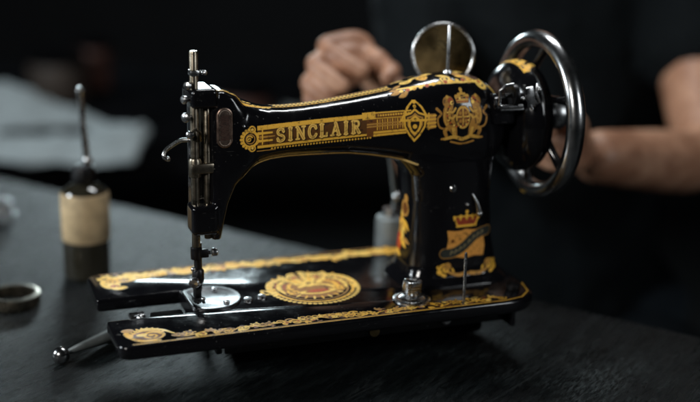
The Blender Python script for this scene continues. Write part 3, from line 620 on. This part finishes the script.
# screws on pillar and head
for X, Z, r, mat in ((.3150, .0925, .0036, 'chrome'), (.122, .1595, .0014, 'chrome'), (.256, .178, .001, 'chrome')):
    q = on_front(X, Z)
    if q: MB().lathe([(r, -.001), (r, .0006), (r*.7, .0018), (.0001, .0021)], (q.x, q.y, q.z), (0, -1, 0), 20).build('screw', M_[mat], arm)
q = on_front(.338, .078); b = MB(); b.curve = None; b.tube([(q.x-.003, q.y-.001, .086), (q.x+.001, q.y-.003, .078), (q.x+.0035, q.y-.0035, .069)], [.0008, .0016, .0028]); b.ball((q.x+.0038, q.y-.0035, .0675), .0030); b.ball((q.x-.008, q.y-.0015, .0765), .0016); b.build('thread_guide', M_['chrome'], arm)

# ---- needle bar, presser bar and their fittings
xb, yb_ = .0818, .0775
nb = MB().tube([(xb, yb_, .052), (xb, yb_, .2225), (xb, yb_, .2238)], [.0036, .0036, .0030], 20).build('needle_bar', M_['bar'], sm)
pb = MB().tube([(.0925, yb_, .060), (.0925, yb_, .186), (.0925, yb_, .187)], [.0032, .0032, .0026], 20).build('presser_bar', M_['bar'], sm)
b = MB(); b.lathe([(.0052, .116), (.0056, .118), (.0056, .130), (.0046, .132)], (xb, yb_, 0)); b.box((.0775, .0715, .119), (.0975, .0835, .128), .0015); b.build('bar_bracket', M_['bar'], nb)
b = MB(); b.lathe([(.0048, 0), (.0050, .002), (.0050, .010), (.0040, .011)], (xb, yb_, .042)); b.tube([(xb+.003, yb_-.001, .0475), (xb+.012, yb_-.003, .0475)], .0018); b.box((xb-.001, yb_-.004, .043), (xb+.0105, yb_+.001, .0505), .0012); nc = b.build('needle_clamp', M_['dark'], nb)
b = MB(); b.lathe([(.0020, .0), (.0038, .0008), (.0042, .0030), (.0034, .0052), (.0001, .0062)], (xb+.0125, yb_-.003, .0475), (1, -.15, 0), 22); b.build('thumb_screw', M_['chrome'], nc)
MB().tube([(xb+.0005, yb_, .043), (xb+.0005, yb_, .010), (xb+.0005, yb_, .0035)], [.0009, .0007, .0002], 10).build('needle', M_['chrome'], nb)
# presser foot, straight shank right behind the needle
b = MB(); b.tube([(xb+.0018, yb_+.002, .056), (xb+.0018, yb_+.002, .014), (xb+.0010, yb_+.002, .008)], [.0036, .0036, .0030], 16); b.lathe([(.0038, .018), (.0052, .020), (.0052, .030), (.0038, .032)], (xb+.0018, yb_+.002, 0)); b.box((.0780, yb_-.007, .0050), (.0862, yb_+.010, .0068), .0006); b.box((.0785, yb_-.014, .0048), (.0808, yb_-.006, .0064), .0005); b.box((.0836, yb_-.014, .0048), (.0862, yb_-.006, .0064), .0005); b.box((.0795, yb_-.003, .006), (.0855, yb_+.006, .015), .0012)
pf = b.build('presser_foot', M_['dark'], pb)
b = MB(); b.lathe([(.0020, 0), (.0048, .0008), (.0050, .0035), (.0038, .0048), (.0001, .0052)], (.0800, yb_-.003, .0215), (-.55, -.85, 0), 22); b.ball((.0782, yb_-.003, .0335), .0022); b.ball((.0845, yb_-.012, .0085), .0020); b.build('foot_screw', M_['chrome'], pf)
# screws and knobs at the head's left edge
for (c_, ax, r) in (((.0765, .074, .1955), (-.6, -.8, .2), .0036), ((.0750, .078, .183), (-.9, -.4, 0), .0036), ((.0752, .075, .1685), (-.8, -.6, 0), .0042), ((.0772, .073, .154), (-.3, -.9, 0), .0034), ((.0885, .074, .206), (.5, -.8, 0), .0022)):
    MB().lathe([(r*.6, -.003), (r*.6, .0), (r, .0006), (r, .0028), (r*.7, .0040), (.0001, .0044)], c_, ax, 20).build('screw', M_['chrome'], arm)
MB().box((.0780, .0720, .2030), (.0856, .0830, .2080), .0012).build('bar_collar', M_['chrome'], nb)
# nickel presser lifter curling out behind the head
pts = [tuple(p) for p in catmull([(.0860, .110, .1400), (.0780, .113, .1395), (.0700, .112, .1358), (.0640, .110, .1325), (.0615, .108, .1280), (.0640, .107, .1252), (.0668, .107, .1262)], 6)]
MB().tube(pts, [.0019]*(len(pts)-6)+[.0022, .0024, .0024, .0022, .0018, .0010], 12).build('presser_lifter', M_['chrome'], arm)
# thread take-up lever in its slot
pts = [(.0860, .0720, .148), (.0845, .0690, .156), (.0800, .0660, .160), (.0775, .0650, .158)]
MB().tube(pts, .0013, 8).build('take_up_lever', M_['bar'], arm)

# ---- balance wheel
wh = empty('balance_wheel', (0.415, YC, 0.1495), None, None); wh.parent = sm; wh.location = Vector((.415, YC, .1495))-sm.location
for k in ('label', 'category'):
    if k in wh: del wh[k]
wc = Vector((.4145, YC, .1490)); Rw = .0710
sec = [(Rw+.0082*math.cos(t)*(1 if math.cos(t) > 0 else .9), .0088*math.sin(t)) for t in np.linspace(0, 2*PI, 22, endpoint=False)]
b = MB(); b.lathe(sec, wc, (1, 0, 0), 128, True); b.build('rim', M_['rimsteel'], wh)
b = MB(); b.lathe([(.0001, -.050), (.016, -.050), (.017, -.046), (.014, -.043), (.0125, -.040), (.014, -.038), (.034, -.039), (.0465, -.034), (.0515, -.027), (.0522, -.019), (.0490, -.010), (.038, -.006), (.020, -.004), (.019, .010), (.014, .014), (.0001, .015)], wc, (1, 0, 0), 96)
hub = b.build('hub', M_['lac'], wh)
for k in range(6):
    a = 2*PI*k/6+.35; rings = []
    for t in np.linspace(0, 1, 9):
        rad = .030+(Rw-.030-.003)*t; aa = a+.30*math.sin(t*PI*.5); wd = .0070-.0035*math.sin(t*PI); c_ = wc+Vector((-.010+.010*t, rad*math.cos(aa), rad*math.sin(aa))); tg = Vector((0, -math.sin(aa), math.cos(aa)))
        rings.append([c_+tg*(wd*math.cos(th))+Vector((.0042*math.sin(th), 0, 0)) for th in np.linspace(0, 2*PI, 14, endpoint=False)])
    MB().loft(rings).build('spoke', M_['lac'], wh)
MB().lathe([(.0001, -.0535), (.0180, -.0535), (.0195, -.0520), (.0195, -.0495), (.0180, -.0480), (.0165, -.0480), (.0175, -.0470), (.0175, -.0450), (.0150, -.0440)], wc, (1, 0, 0), 64).build('collar', M_['chrome'], wh)
MB().lathe([(.0130, .012), (.0150, .014), (.0160, .022), (.0140, .027), (.0001, .028)], wc, (1, 0, 0), 48).build('clutch_nut', M_['chrome'], wh)
hd = Ink(-.60, .95, -.040, -.005, .006)
hi = Ink(0, .080, -.0325, -.011, .0005)      # u = arc length over the hub, v = axial offset
for i in range(13):
    x = .006+i*.0056; hi.leaf(x, -.021+.003*(i%2), .011, .6 if i % 2 else -.6, .0036, LEMON if i % 3 else GOLD); hi.dot(x, -.0255+.006*(i % 2), .0032, GOLD)
hi.stroke([(.004, -.0285), (.076, -.0285)], .0013, GOLD)
hp = [(-.034, .0465), (-.027, .0515), (-.019, .0522), (-.010, .0490), (-.006, .038)]
def on_hub(u, v):
    r = float(np.interp(v, [p[0] for p in hp], [p[1] for p in hp]))+.0004; a = PI/2+.55-(u/.0465); return wc+Vector((v, -r*math.cos(a)*-1, r*math.sin(a)))
hi.mesh('hub_transfer', on_hub, hub)
ri = Ink(0, .02, -.004, .006, .0005); ri.dot(.008, .001, .003, LEMON, 1.6, .8)
ri.mesh('rim_mark', lambda u, v: wc+Vector((-.0098*math.sin(1.0+v*60)-.0003, -(Rw+.0095*math.cos(1.0+v*60))*math.sin((u-.010)/.07), -(Rw+.0095*math.cos(1.0+v*60))*math.cos((u-.010)/.07))), wh)

# ---- bobbin winder in front of the hub
bw = empty('bobbin_winder', (.375, .04, .178), None, None); bw.parent = sm; bw.location = Vector((.375, .04, .178))-sm.location
for k in ('label', 'category'):
    if k in bw: del bw[k]
MB().box((.350, .052, .150), (.372, .070, .176), .003).build('bracket', M_['lac'], bw)
b = MB(); b.tube([(.352, .046, .170), (.3495, .042, .184), (.354, .040, .1885), (.3615, .040, .1895)], .0014, 10); b.tube([(.352, .044, .1685), (.372, .040, .1690)], .0020, 10); b.tube([(.353, .045, .1655), (.374, .042, .1660)], .0010, 10); b.build('winder_frame', M_['chrome'], bw)
b = MB(); b.box((.3745, .0375, .168), (.3825, .0400, .187), .001, Matrix.Rotation(-.22, 3, 'Y')); b.tube([(.372, .040, .1885), (.3745, .040, .178), (.381, .038, .1665)], .0013, 10); b.tube([(.3855, .040, .189), (.3835, .038, .1815), (.388, .038, .172)], .0011, 10); b.ball((.3875, .040, .1835), .0026); b.ball((.371, .038, .1765), .0016); b.build('winder_latch', M_['chrome'], bw)
b = MB(); b.lathe([(.0001, 0), (.0095, 0), (.0100, .001), (.0100, .004), (.0070, .005), (.0001, .005)], (.3625, .045, .1785), (1, 0, 0), 32); b.tube([(.356, .045, .1785), (.375, .045, .1785)], .0020); b.build('winder_pulley', M_['dark'], bw)
b = MB(); b.tube([(.366, .050, .172), (.372, .058, .165), (.372, .070, .158)], .0026); b.build('winder_stem', M_['dark'], bw)

# ================================================================== SMALL THINGS ON THE TABLE
TT = TZ+.0003
bo = empty('oil_bottle', (.023, .331, TT), 'small dark glass bottle with a broad cream label and thin spout behind the machine', 'bottle')
def atb(*p): return Vector(p)
MB().lathe([(.0001, 0), (.0225, 0), (.0242, .002), (.0242, .088), (.0225, .094), (.0170, .0985), (.0110, .101), (.0100, .110), (.0001, .110)], (.023, .331, TT), n=56).build('glass_body', M_['glass'], bo)
MB().lathe([(.0244, .041), (.0251, .042), (.0251, .0900), (.0238, .0925)], (.023, .331, TT), n=56).build('label', M_['label'], bo)
MB().lathe([(.0102, .103), (.0125, .1035), (.0130, .112), (.0105, .120), (.0040, .1215), (.0001, .1215)], (.023, .331, TT), n=40).build('cap', M_['dark'], bo)
b = MB(); b.ball((.0275, .331, TT+.1245), .0055, 16, (1, 1, 1.2)); b.tube([(.0275, .331, TT+.118), (.0262, .331, TT+.138), (.0238, .331, TT+.175), (.0232, .331, TT+.192), (.0229, .331, TT+.199), (.0227, .331, TT+.203)], [.0034, .0036, .0026, .0034, .0046, .0020], 14); b.build('spout', M_['chrome'], bo)

ob = empty('oil_can', (.315, .2, TT), 'grey tin oiler with a ball-jointed spout, half hidden behind the machine\'s pillar', 'oil can')
MB().lathe([(.0001, 0), (.0160, 0), (.0168, .002), (.0160, .074), (.0150, .078), (.0080, .0805), (.0001, .081)], (.315, .2, TT), n=40).build('can_body', M_['frost'], ob)
b = MB(); b.lathe([(.0085, .079), (.0090, .081), (.0085, .087), (.0001, .0885)], (.315, .2, TT)); b.ball((.3190, .197, TT+.1000), .0052); b.build('can_cap', M_['chrome'], ob)
b = MB(); b.tube([(.3175, .199, TT+.086), (.3180, .198, TT+.100), (.3150, .2, TT+.125), (.3100, .2, TT+.150)], [.0024, .0030, .0028, .0018]); b.build('spout', M_['frost'], ob)

b = MB(); rr = [(.0205, .0), (.0265, .0010), (.0275, .006), (.0265, .0115), (.0225, .0125), (.0195, .0115), (.0190, .006), (.0195, .0010)]
b.lathe(rr, (-.060, .268, TT), n=64, closed=True); tag(b.build('steel_ring', M_['bar']), 'dark polished steel ring lying flat on the table left of the machine', 'ring')
pn = empty('ball_headed_awl', (-.034, .1085, TT), 'short steel awl with a shiny ball head lying in front of the bed\'s left end', 'awl')
MB().ball((-.034, .1085, TT+.0080), .0080, 24).build('ball_head', M_['rimsteel'], pn)
MB().tube([(-.028, .113, TT+.0080), (-.020, .118, TT+.0080), (.012, .141, TT+.0065), (.030, .154, TT+.0060)], [.0022, .0034, .0060, .0062], 18).build('shaft', M_['frost'], pn)
b = MB(); random.seed(3); pts = []
for k in range(90):
    a = k*.42; pts.append((-.047+.014*math.cos(a)*(1+.15*math.sin(k*.9)), .545+.014*math.sin(a)*(1+.1*math.cos(k*.6)), TT+.004+.00026*k+.002*math.sin(k*.33)))
b.tube(pts, .0016, 8); tag(b.build('wire_coil', M_['chrome']), 'small bright coil of loose wire at the far left of the table', 'wire coil')

# ================================================================== BACK BENCH WITH CLOTH AND TINS
bb = empty('back_bench', (.2, 1.5, -.8), 'dark bench in the shadows behind the worktable', 'bench')
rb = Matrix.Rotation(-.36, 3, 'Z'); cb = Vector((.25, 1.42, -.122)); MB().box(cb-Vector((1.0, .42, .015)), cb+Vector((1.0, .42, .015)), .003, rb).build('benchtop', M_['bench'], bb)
for sx_ in (-1, 1):
    for sy_ in (-1, 1):
        c_ = cb+rb @ Vector((sx_*.93, sy_*.36, -.347)); MB().box(c_-Vector((.03, .03, .331)), c_+Vector((.03, .03, .331)), .003, rb).build('leg', M_['bench'], bb)
BZ = -.1065
# folded cloth: a propped back flap and a front roll
cl = MB(); dv = Vector((.353, .936, 0))
def slab(P, depth):
    P = [Vector(p)+Vector((-.022, .008, 0)) for p in P]; P = [Vector((p.x, p.y, BZ+(p.z-BZ)*.9)) for p in P]; cl.loft([P, [p+dv*depth for p in P]])
slab([(-.098, 1.092, BZ), (.0172, 1.029, BZ), (.154, .958, BZ), (.205, .940, -.094), (.2303, .950, -.052), (.222, .955, -.040), (.195, .966, -.050), (.160, .984, -.062), (.09, 1.018, -.070), (.0216, 1.053, -.074), (-.09, 1.10, -.078)], .035)
slab([(-.110, 1.165, BZ), (.010, 1.105, BZ), (.012, 1.12, -.073), (.066, 1.118, -.070), (.1259, 1.098, -.068), (.195, 1.080, -.066), (.150, 1.125, -.050), (.103, 1.162, -.0335), (.075, 1.19, -.018), (.044, 1.215, -.0079), (0, 1.232, -.012), (-.037, 1.242, -.0179), (-.120, 1.225, -.050)], .02)
slab([(.170, .972, -.062), (.222, .952, -.042), (.215, 1.03, -.052), (.190, 1.085, -.064), (.150, 1.08, -.070)], .006)
clm = evaluated(cl.mesh(), [('SUBSURF', dict(subdivision_type='SIMPLE', levels=4)), ('SMOOTH', dict(factor=0.5, iterations=6))])
clt = bpy.data.textures.new('cloth_folds', 'CLOUDS'); clt.noise_scale = .05
clm = evaluated(clm, [('DISPLACE', dict(texture=clt, strength=.026, mid_level=.5))]); clm.materials.append(M_['cloth'])
tag(link('folded_cloth', clm, None), 'pale grey folded cloth in a blurred heap on the back bench', 'cloth')
def tin(name, x, y, r, h, mat, label, cat='tin'):
    t = empty(name, (x, y, BZ), label, cat, 'tins on the back bench'); MB().lathe([(.0001, 0), (r*.97, 0), (r, .003), (r, h-.004), (r*.97, h), (.0001, h)], (x, y, BZ), n=40).build('tin_body', M_[mat], t)
    MB().lathe([(r*1.03, h-.014), (r*1.03, h+.001), (r*.9, h+.004), (.0001, h+.004)], (x, y, BZ), n=40).build('lid', M_['bench'], t); return t
tin('paint_tin', .140, 1.50, .055, .090, 'brown', 'dim brownish tin at the back left of the bench, behind the folded cloth')
tin('paint_tin', .44, 1.20, .045, .070, 'rust', 'dim squat reddish tin on the back bench, seen just above the machine\'s arm')
tin('paint_tin', .23, 1.62, .035, .095, 'rust', 'dim reddish tall tin behind the brownish tin on the back bench')
tin('paint_tin', .52, 1.14, .028, .060, 'frost', 'small dim grey tin right beside the squat reddish tin on the back bench')

# ================================================================== PERSON
def skin_mesh(verts, edges, radii, root=0, sub=2):
    me = bpy.data.meshes.new('sk'); me.from_pydata(verts, edges, [])
    o = bpy.data.objects.new('sk', me); C.objects.link(o)
    mo = o.modifiers.new('s', 'SKIN'); mo.use_smooth_shade = True
    for i, r in enumerate(radii):
        sv = me.skin_vertices[0].data[i]; sv.radius = r if isinstance(r, tuple) else (r, r); sv.use_root = (i == root)
    m2 = o.modifiers.new('u', 'SUBSURF'); m2.levels = sub; m2.render_levels = sub
    bpy.context.view_layer.update(); dg = bpy.context.evaluated_depsgraph_get(); r = bpy.data.meshes.new_from_object(o.evaluated_get(dg)); bpy.data.objects.remove(o); r.materials.clear(); return r
def chain(V, E, R, pts, rad, start=None):
    prev = start
    for p, r in zip(pts, rad):
        V.append(tuple(p)); R.append(r); 
        if prev is not None: E.append((prev, len(V)-1))
        prev = len(V)-1
    return prev
def merge(meshes):
    mb = MB()
    for m in meshes: mb.add([v.co.copy() for v in m.vertices], [tuple(p.vertices) for p in m.polygons])
    me = bpy.data.meshes.new('mg'); me.from_pydata(mb.v, [], mb.f); return me
hipc = Vector((.80, .66, -.32)); shR = Vector((.547, .695, .174)); shL = Vector((.895, .556, .209)); elR = Vector((.51, .472, -.038)); wrR = Vector((.366, .358, .120)); elL = Vector((.800, .33, .012)); wrL = Vector((.568, .250, .058))
elR = Vector((.50, .49, -.02))
mid = (shR+shL)/2; fdir = Vector((-.36, -.93, 0)).normalized(); sdir = Vector((.93, -.36, 0)).normalized()
V, E, R = [], [], []
b0 = chain(V, E, R, [hipc, hipc.lerp(mid, .35), hipc.lerp(mid, .72), mid+Vector((0, 0, -.03))], [.10, .095, .09, .075])
nk = chain(V, E, R, [mid+Vector((0, 0, .055))+fdir*.02, mid+Vector((0, 0, .11))+fdir*.05], [.055, .052], b0)
for sh, el, wr, side in ((shR, elR, wrR, 'R'), (shL, elL, wrL, 'L')):
    chain(V, E, R, [sh, sh.lerp(el, .5), el, el.lerp(wr, .3), el.lerp(wr, .7), wr], [.058, .050, .043, .043, .037, .032], b0)
hips = []
for s_ in (-1, 1):
    hj = hipc+sdir*(.09*s_)+Vector((0, 0, -.03)); kn = hj+fdir*.36+sdir*.05*s_+Vector((0, 0, .0)); kn.z = -.33; an = kn+Vector((0, 0, -.39))-fdir*.04; hips.append((hj, kn, an))
    chain(V, E, R, [hj, hj.lerp(kn, .5), kn, kn.lerp(an, .35), an, an+fdir*.10+Vector((0, 0, -.035))], [.085, .075, .058, .055, .038, .035], 0)
parts = [skin_mesh(V, E, R, 0, 2)]
# head with brow, nose, chin and ears
hc = mid+Vector((0, 0, .215))+fdir*.085
hd_ = MB(); hd_.ball(hc, .088, 28, (.92, 1.04, 1.22)); fd = (fdir+Vector((0, 0, -.35))).normalized()
hd_.ball(hc+fd*.055+Vector((0, 0, -.055)), .050, 18, (1, 1, .95)); hd_.ball(hc+fd*.093+Vector((0, 0, -.018)), .016, 14, (.8, 1, 1.6)); hd_.ball(hc+fd*.083+Vector((0, 0, -.056)), .018, 14, (1.4, .7, .6))
for s_ in (1, -1): hd_.ball(hc+sdir*.082*s_+Vector((0, 0, -.015)), .026, 14, (.35, .8, 1.2)); hd_.ball(hc+fd*.078+sdir*.032*s_+Vector((0, 0, .012)), .015, 12)
parts.append(hd_.mesh())
def hand(palm, fingers):
    out = []
    V, E, R = [], [], []; chain(V, E, R, palm[0], palm[1]); out.append(skin_mesh(V, E, R, 0, 2))
    for pts, rad in fingers:
        V, E, R = [], [], []; chain(V, E, R, pts, rad); out.append(skin_mesh(V, E, R, 0, 2))
    return out
# right hand: fingers curled loosely, thumb against the index
parts += hand(([wrR, (.356, .354, .144), (.343, .350, .163), (.328, .345, .165)], [(.024, .022), (.030, .020), (.036, .018), (.036, .014)]),
    [([(.352, .354, .166), (.338, .362, .182), (.287, .351, .177), (.306, .318, .164), (.327, .300, .151)], [.011, .0125, .0115, .0105, .0090]),
     ([(.345, .346, .160), (.323, .347, .170), (.270, .336, .161), (.285, .310, .149), (.302, .294, .136)], [.011, .0125, .0115, .0105, .0090]),
     ([(.338, .340, .154), (.314, .335, .156), (.260, .323, .143), (.272, .304, .133), (.287, .296, .123)], [.011, .012, .011, .010, .0088]),
     ([(.336, .338, .148), (.309, .326, .141), (.261, .318, .127), (.270, .303, .118), (.281, .298, .110)], [.010, .0105, .0098, .0088, .0078]),
     ([(.362, .345, .136), (.358, .328, .150), (.354, .303, .155), (.340, .288, .146)], [.014, .0135, .0115, .0095])])
# left hand closed on the wheel's back edge
palmL = [wrL, (.545, .240, .072), (.522, .230, .084), (.505, .224, .090)]
parts += hand((palmL, [(.030, .028), (.026, .032), (.018, .036), (.015, .036)]),
    [([(.522, .228, .112-.014*k), (.500, .221, .120-.015*k), (.470+.004*k, .198, .122-.015*k), (.463+.004*k, .170, .118-.014*k), (.474+.003*k, .152, .114-.013*k)], [.010, .0118-.0005*k, .0108-.0006*k, .0096-.0006*k, .0082-.0005*k]) for k in range(4)]
    + [([(.548, .228, .084), (.530, .204, .108), (.505, .184, .124), (.485, .166, .124)], [.013, .013, .0112, .0092])])
bodym = evaluated(merge(parts), [('REMESH', dict(mode='VOXEL', voxel_size=0.0034)), ('SMOOTH', dict(factor=0.5, iterations=4))])
person = empty('person', (hipc.x, hipc.y, -.8), 'person in a dark shirt behind the sewing machine, bare arm reaching to its wheel', 'person')
pbody = link('body', bodym, M_['skin'], person)
# clothes: skinned shells a little larger than the body
V, E, R = [], [], []
b0 = chain(V, E, R, [hipc+Vector((0, 0, -.05)), hipc.lerp(mid, .35), hipc.lerp(mid, .72), mid+Vector((0, 0, -.03))], [(.185, .150), (.165, .135), (.185, .150), (.175, .135)])
chain(V, E, R, [mid+Vector((0, 0, .045))+fdir*.015, mid+Vector((0, 0, .075))+fdir*.03], [(.105, .095), .070], b0)
chain(V, E, R, [shR, shR.lerp(elR, .5), shR.lerp(elR, .92)], [.085, .070, .062], b0)
chain(V, E, R, [shL, shL.lerp(elL, .28), shL.lerp(elL, .62)], [.085, .080, .076], b0)
sh_ = evaluated(skin_mesh(V, E, R, 0, 2), [('REMESH', dict(mode='VOXEL', voxel_size=0.006)), ('SMOOTH', dict(factor=0.5, iterations=3))])
tx_ = bpy.data.textures.new('folds', 'CLOUDS'); tx_.noise_scale = .09
sh2 = evaluated(sh_, [('DISPLACE', dict(texture=tx_, strength=.018, mid_level=.5))]); link('shirt', sh2, M_['shirt'], person)
V, E, R = [], [], []; r0 = chain(V, E, R, [hipc+Vector((0, 0, -.03))], [(.17, .135)])
for hj, kn, an in hips: chain(V, E, R, [hj, hj.lerp(kn, .5), kn, kn.lerp(an, .4), an+Vector((0, 0, .02))], [.105, .095, .078, .072, .062], 0)
link('trousers', skin_mesh(V, E, R, 0, 2), M_['trousers'], person)
b = MB(); b.ball(hc-fd*.012+Vector((0, 0, .018)), .097, 28, (.93, 1.02, 1.12)); hm = b.mesh(); bmx = bmesh.new(); bmx.from_mesh(hm)
bmesh.ops.delete(bmx, geom=[v for v in bmx.verts if (v.co-hc).dot(fd) > .052 or v.co.z < hc.z-.07], context='VERTS'); bmx.to_mesh(hm); bmx.free()
hm = evaluated(hm, [('SOLIDIFY', dict(thickness=.01, offset=-1))]); link('hair', hm, M_['hair'], person)
for hj, kn, an in hips: b = MB(); c_ = an+fdir*.05+Vector((0, 0, -.04)); b.box(c_-Vector((.045, .13, .034)), c_+Vector((.045, .13, .04)), .028, Matrix.Rotation(math.atan2(fdir.y, fdir.x)-PI/2, 3, 'Z'), 4); b.build('shoe', M_['shirt'], person)
st = empty('stool', (hipc.x, hipc.y, -.8), 'dark round wooden stool the person sits on', 'stool')
MB().lathe([(.0001, -.475), (.17, -.475), (.175, -.46), (.165, -.45), (.0001, -.45)], (hipc.x, hipc.y, 0), n=40).build('seat', M_['bench'], st)
for k in range(4):
    a = k*PI/2+.4; MB().tube([(hipc.x+.11*math.cos(a), hipc.y+.11*math.sin(a), -.476), (hipc.x+.17*math.cos(a), hipc.y+.17*math.sin(a), -.7995)], .014).build('leg', M_['bench'], st)
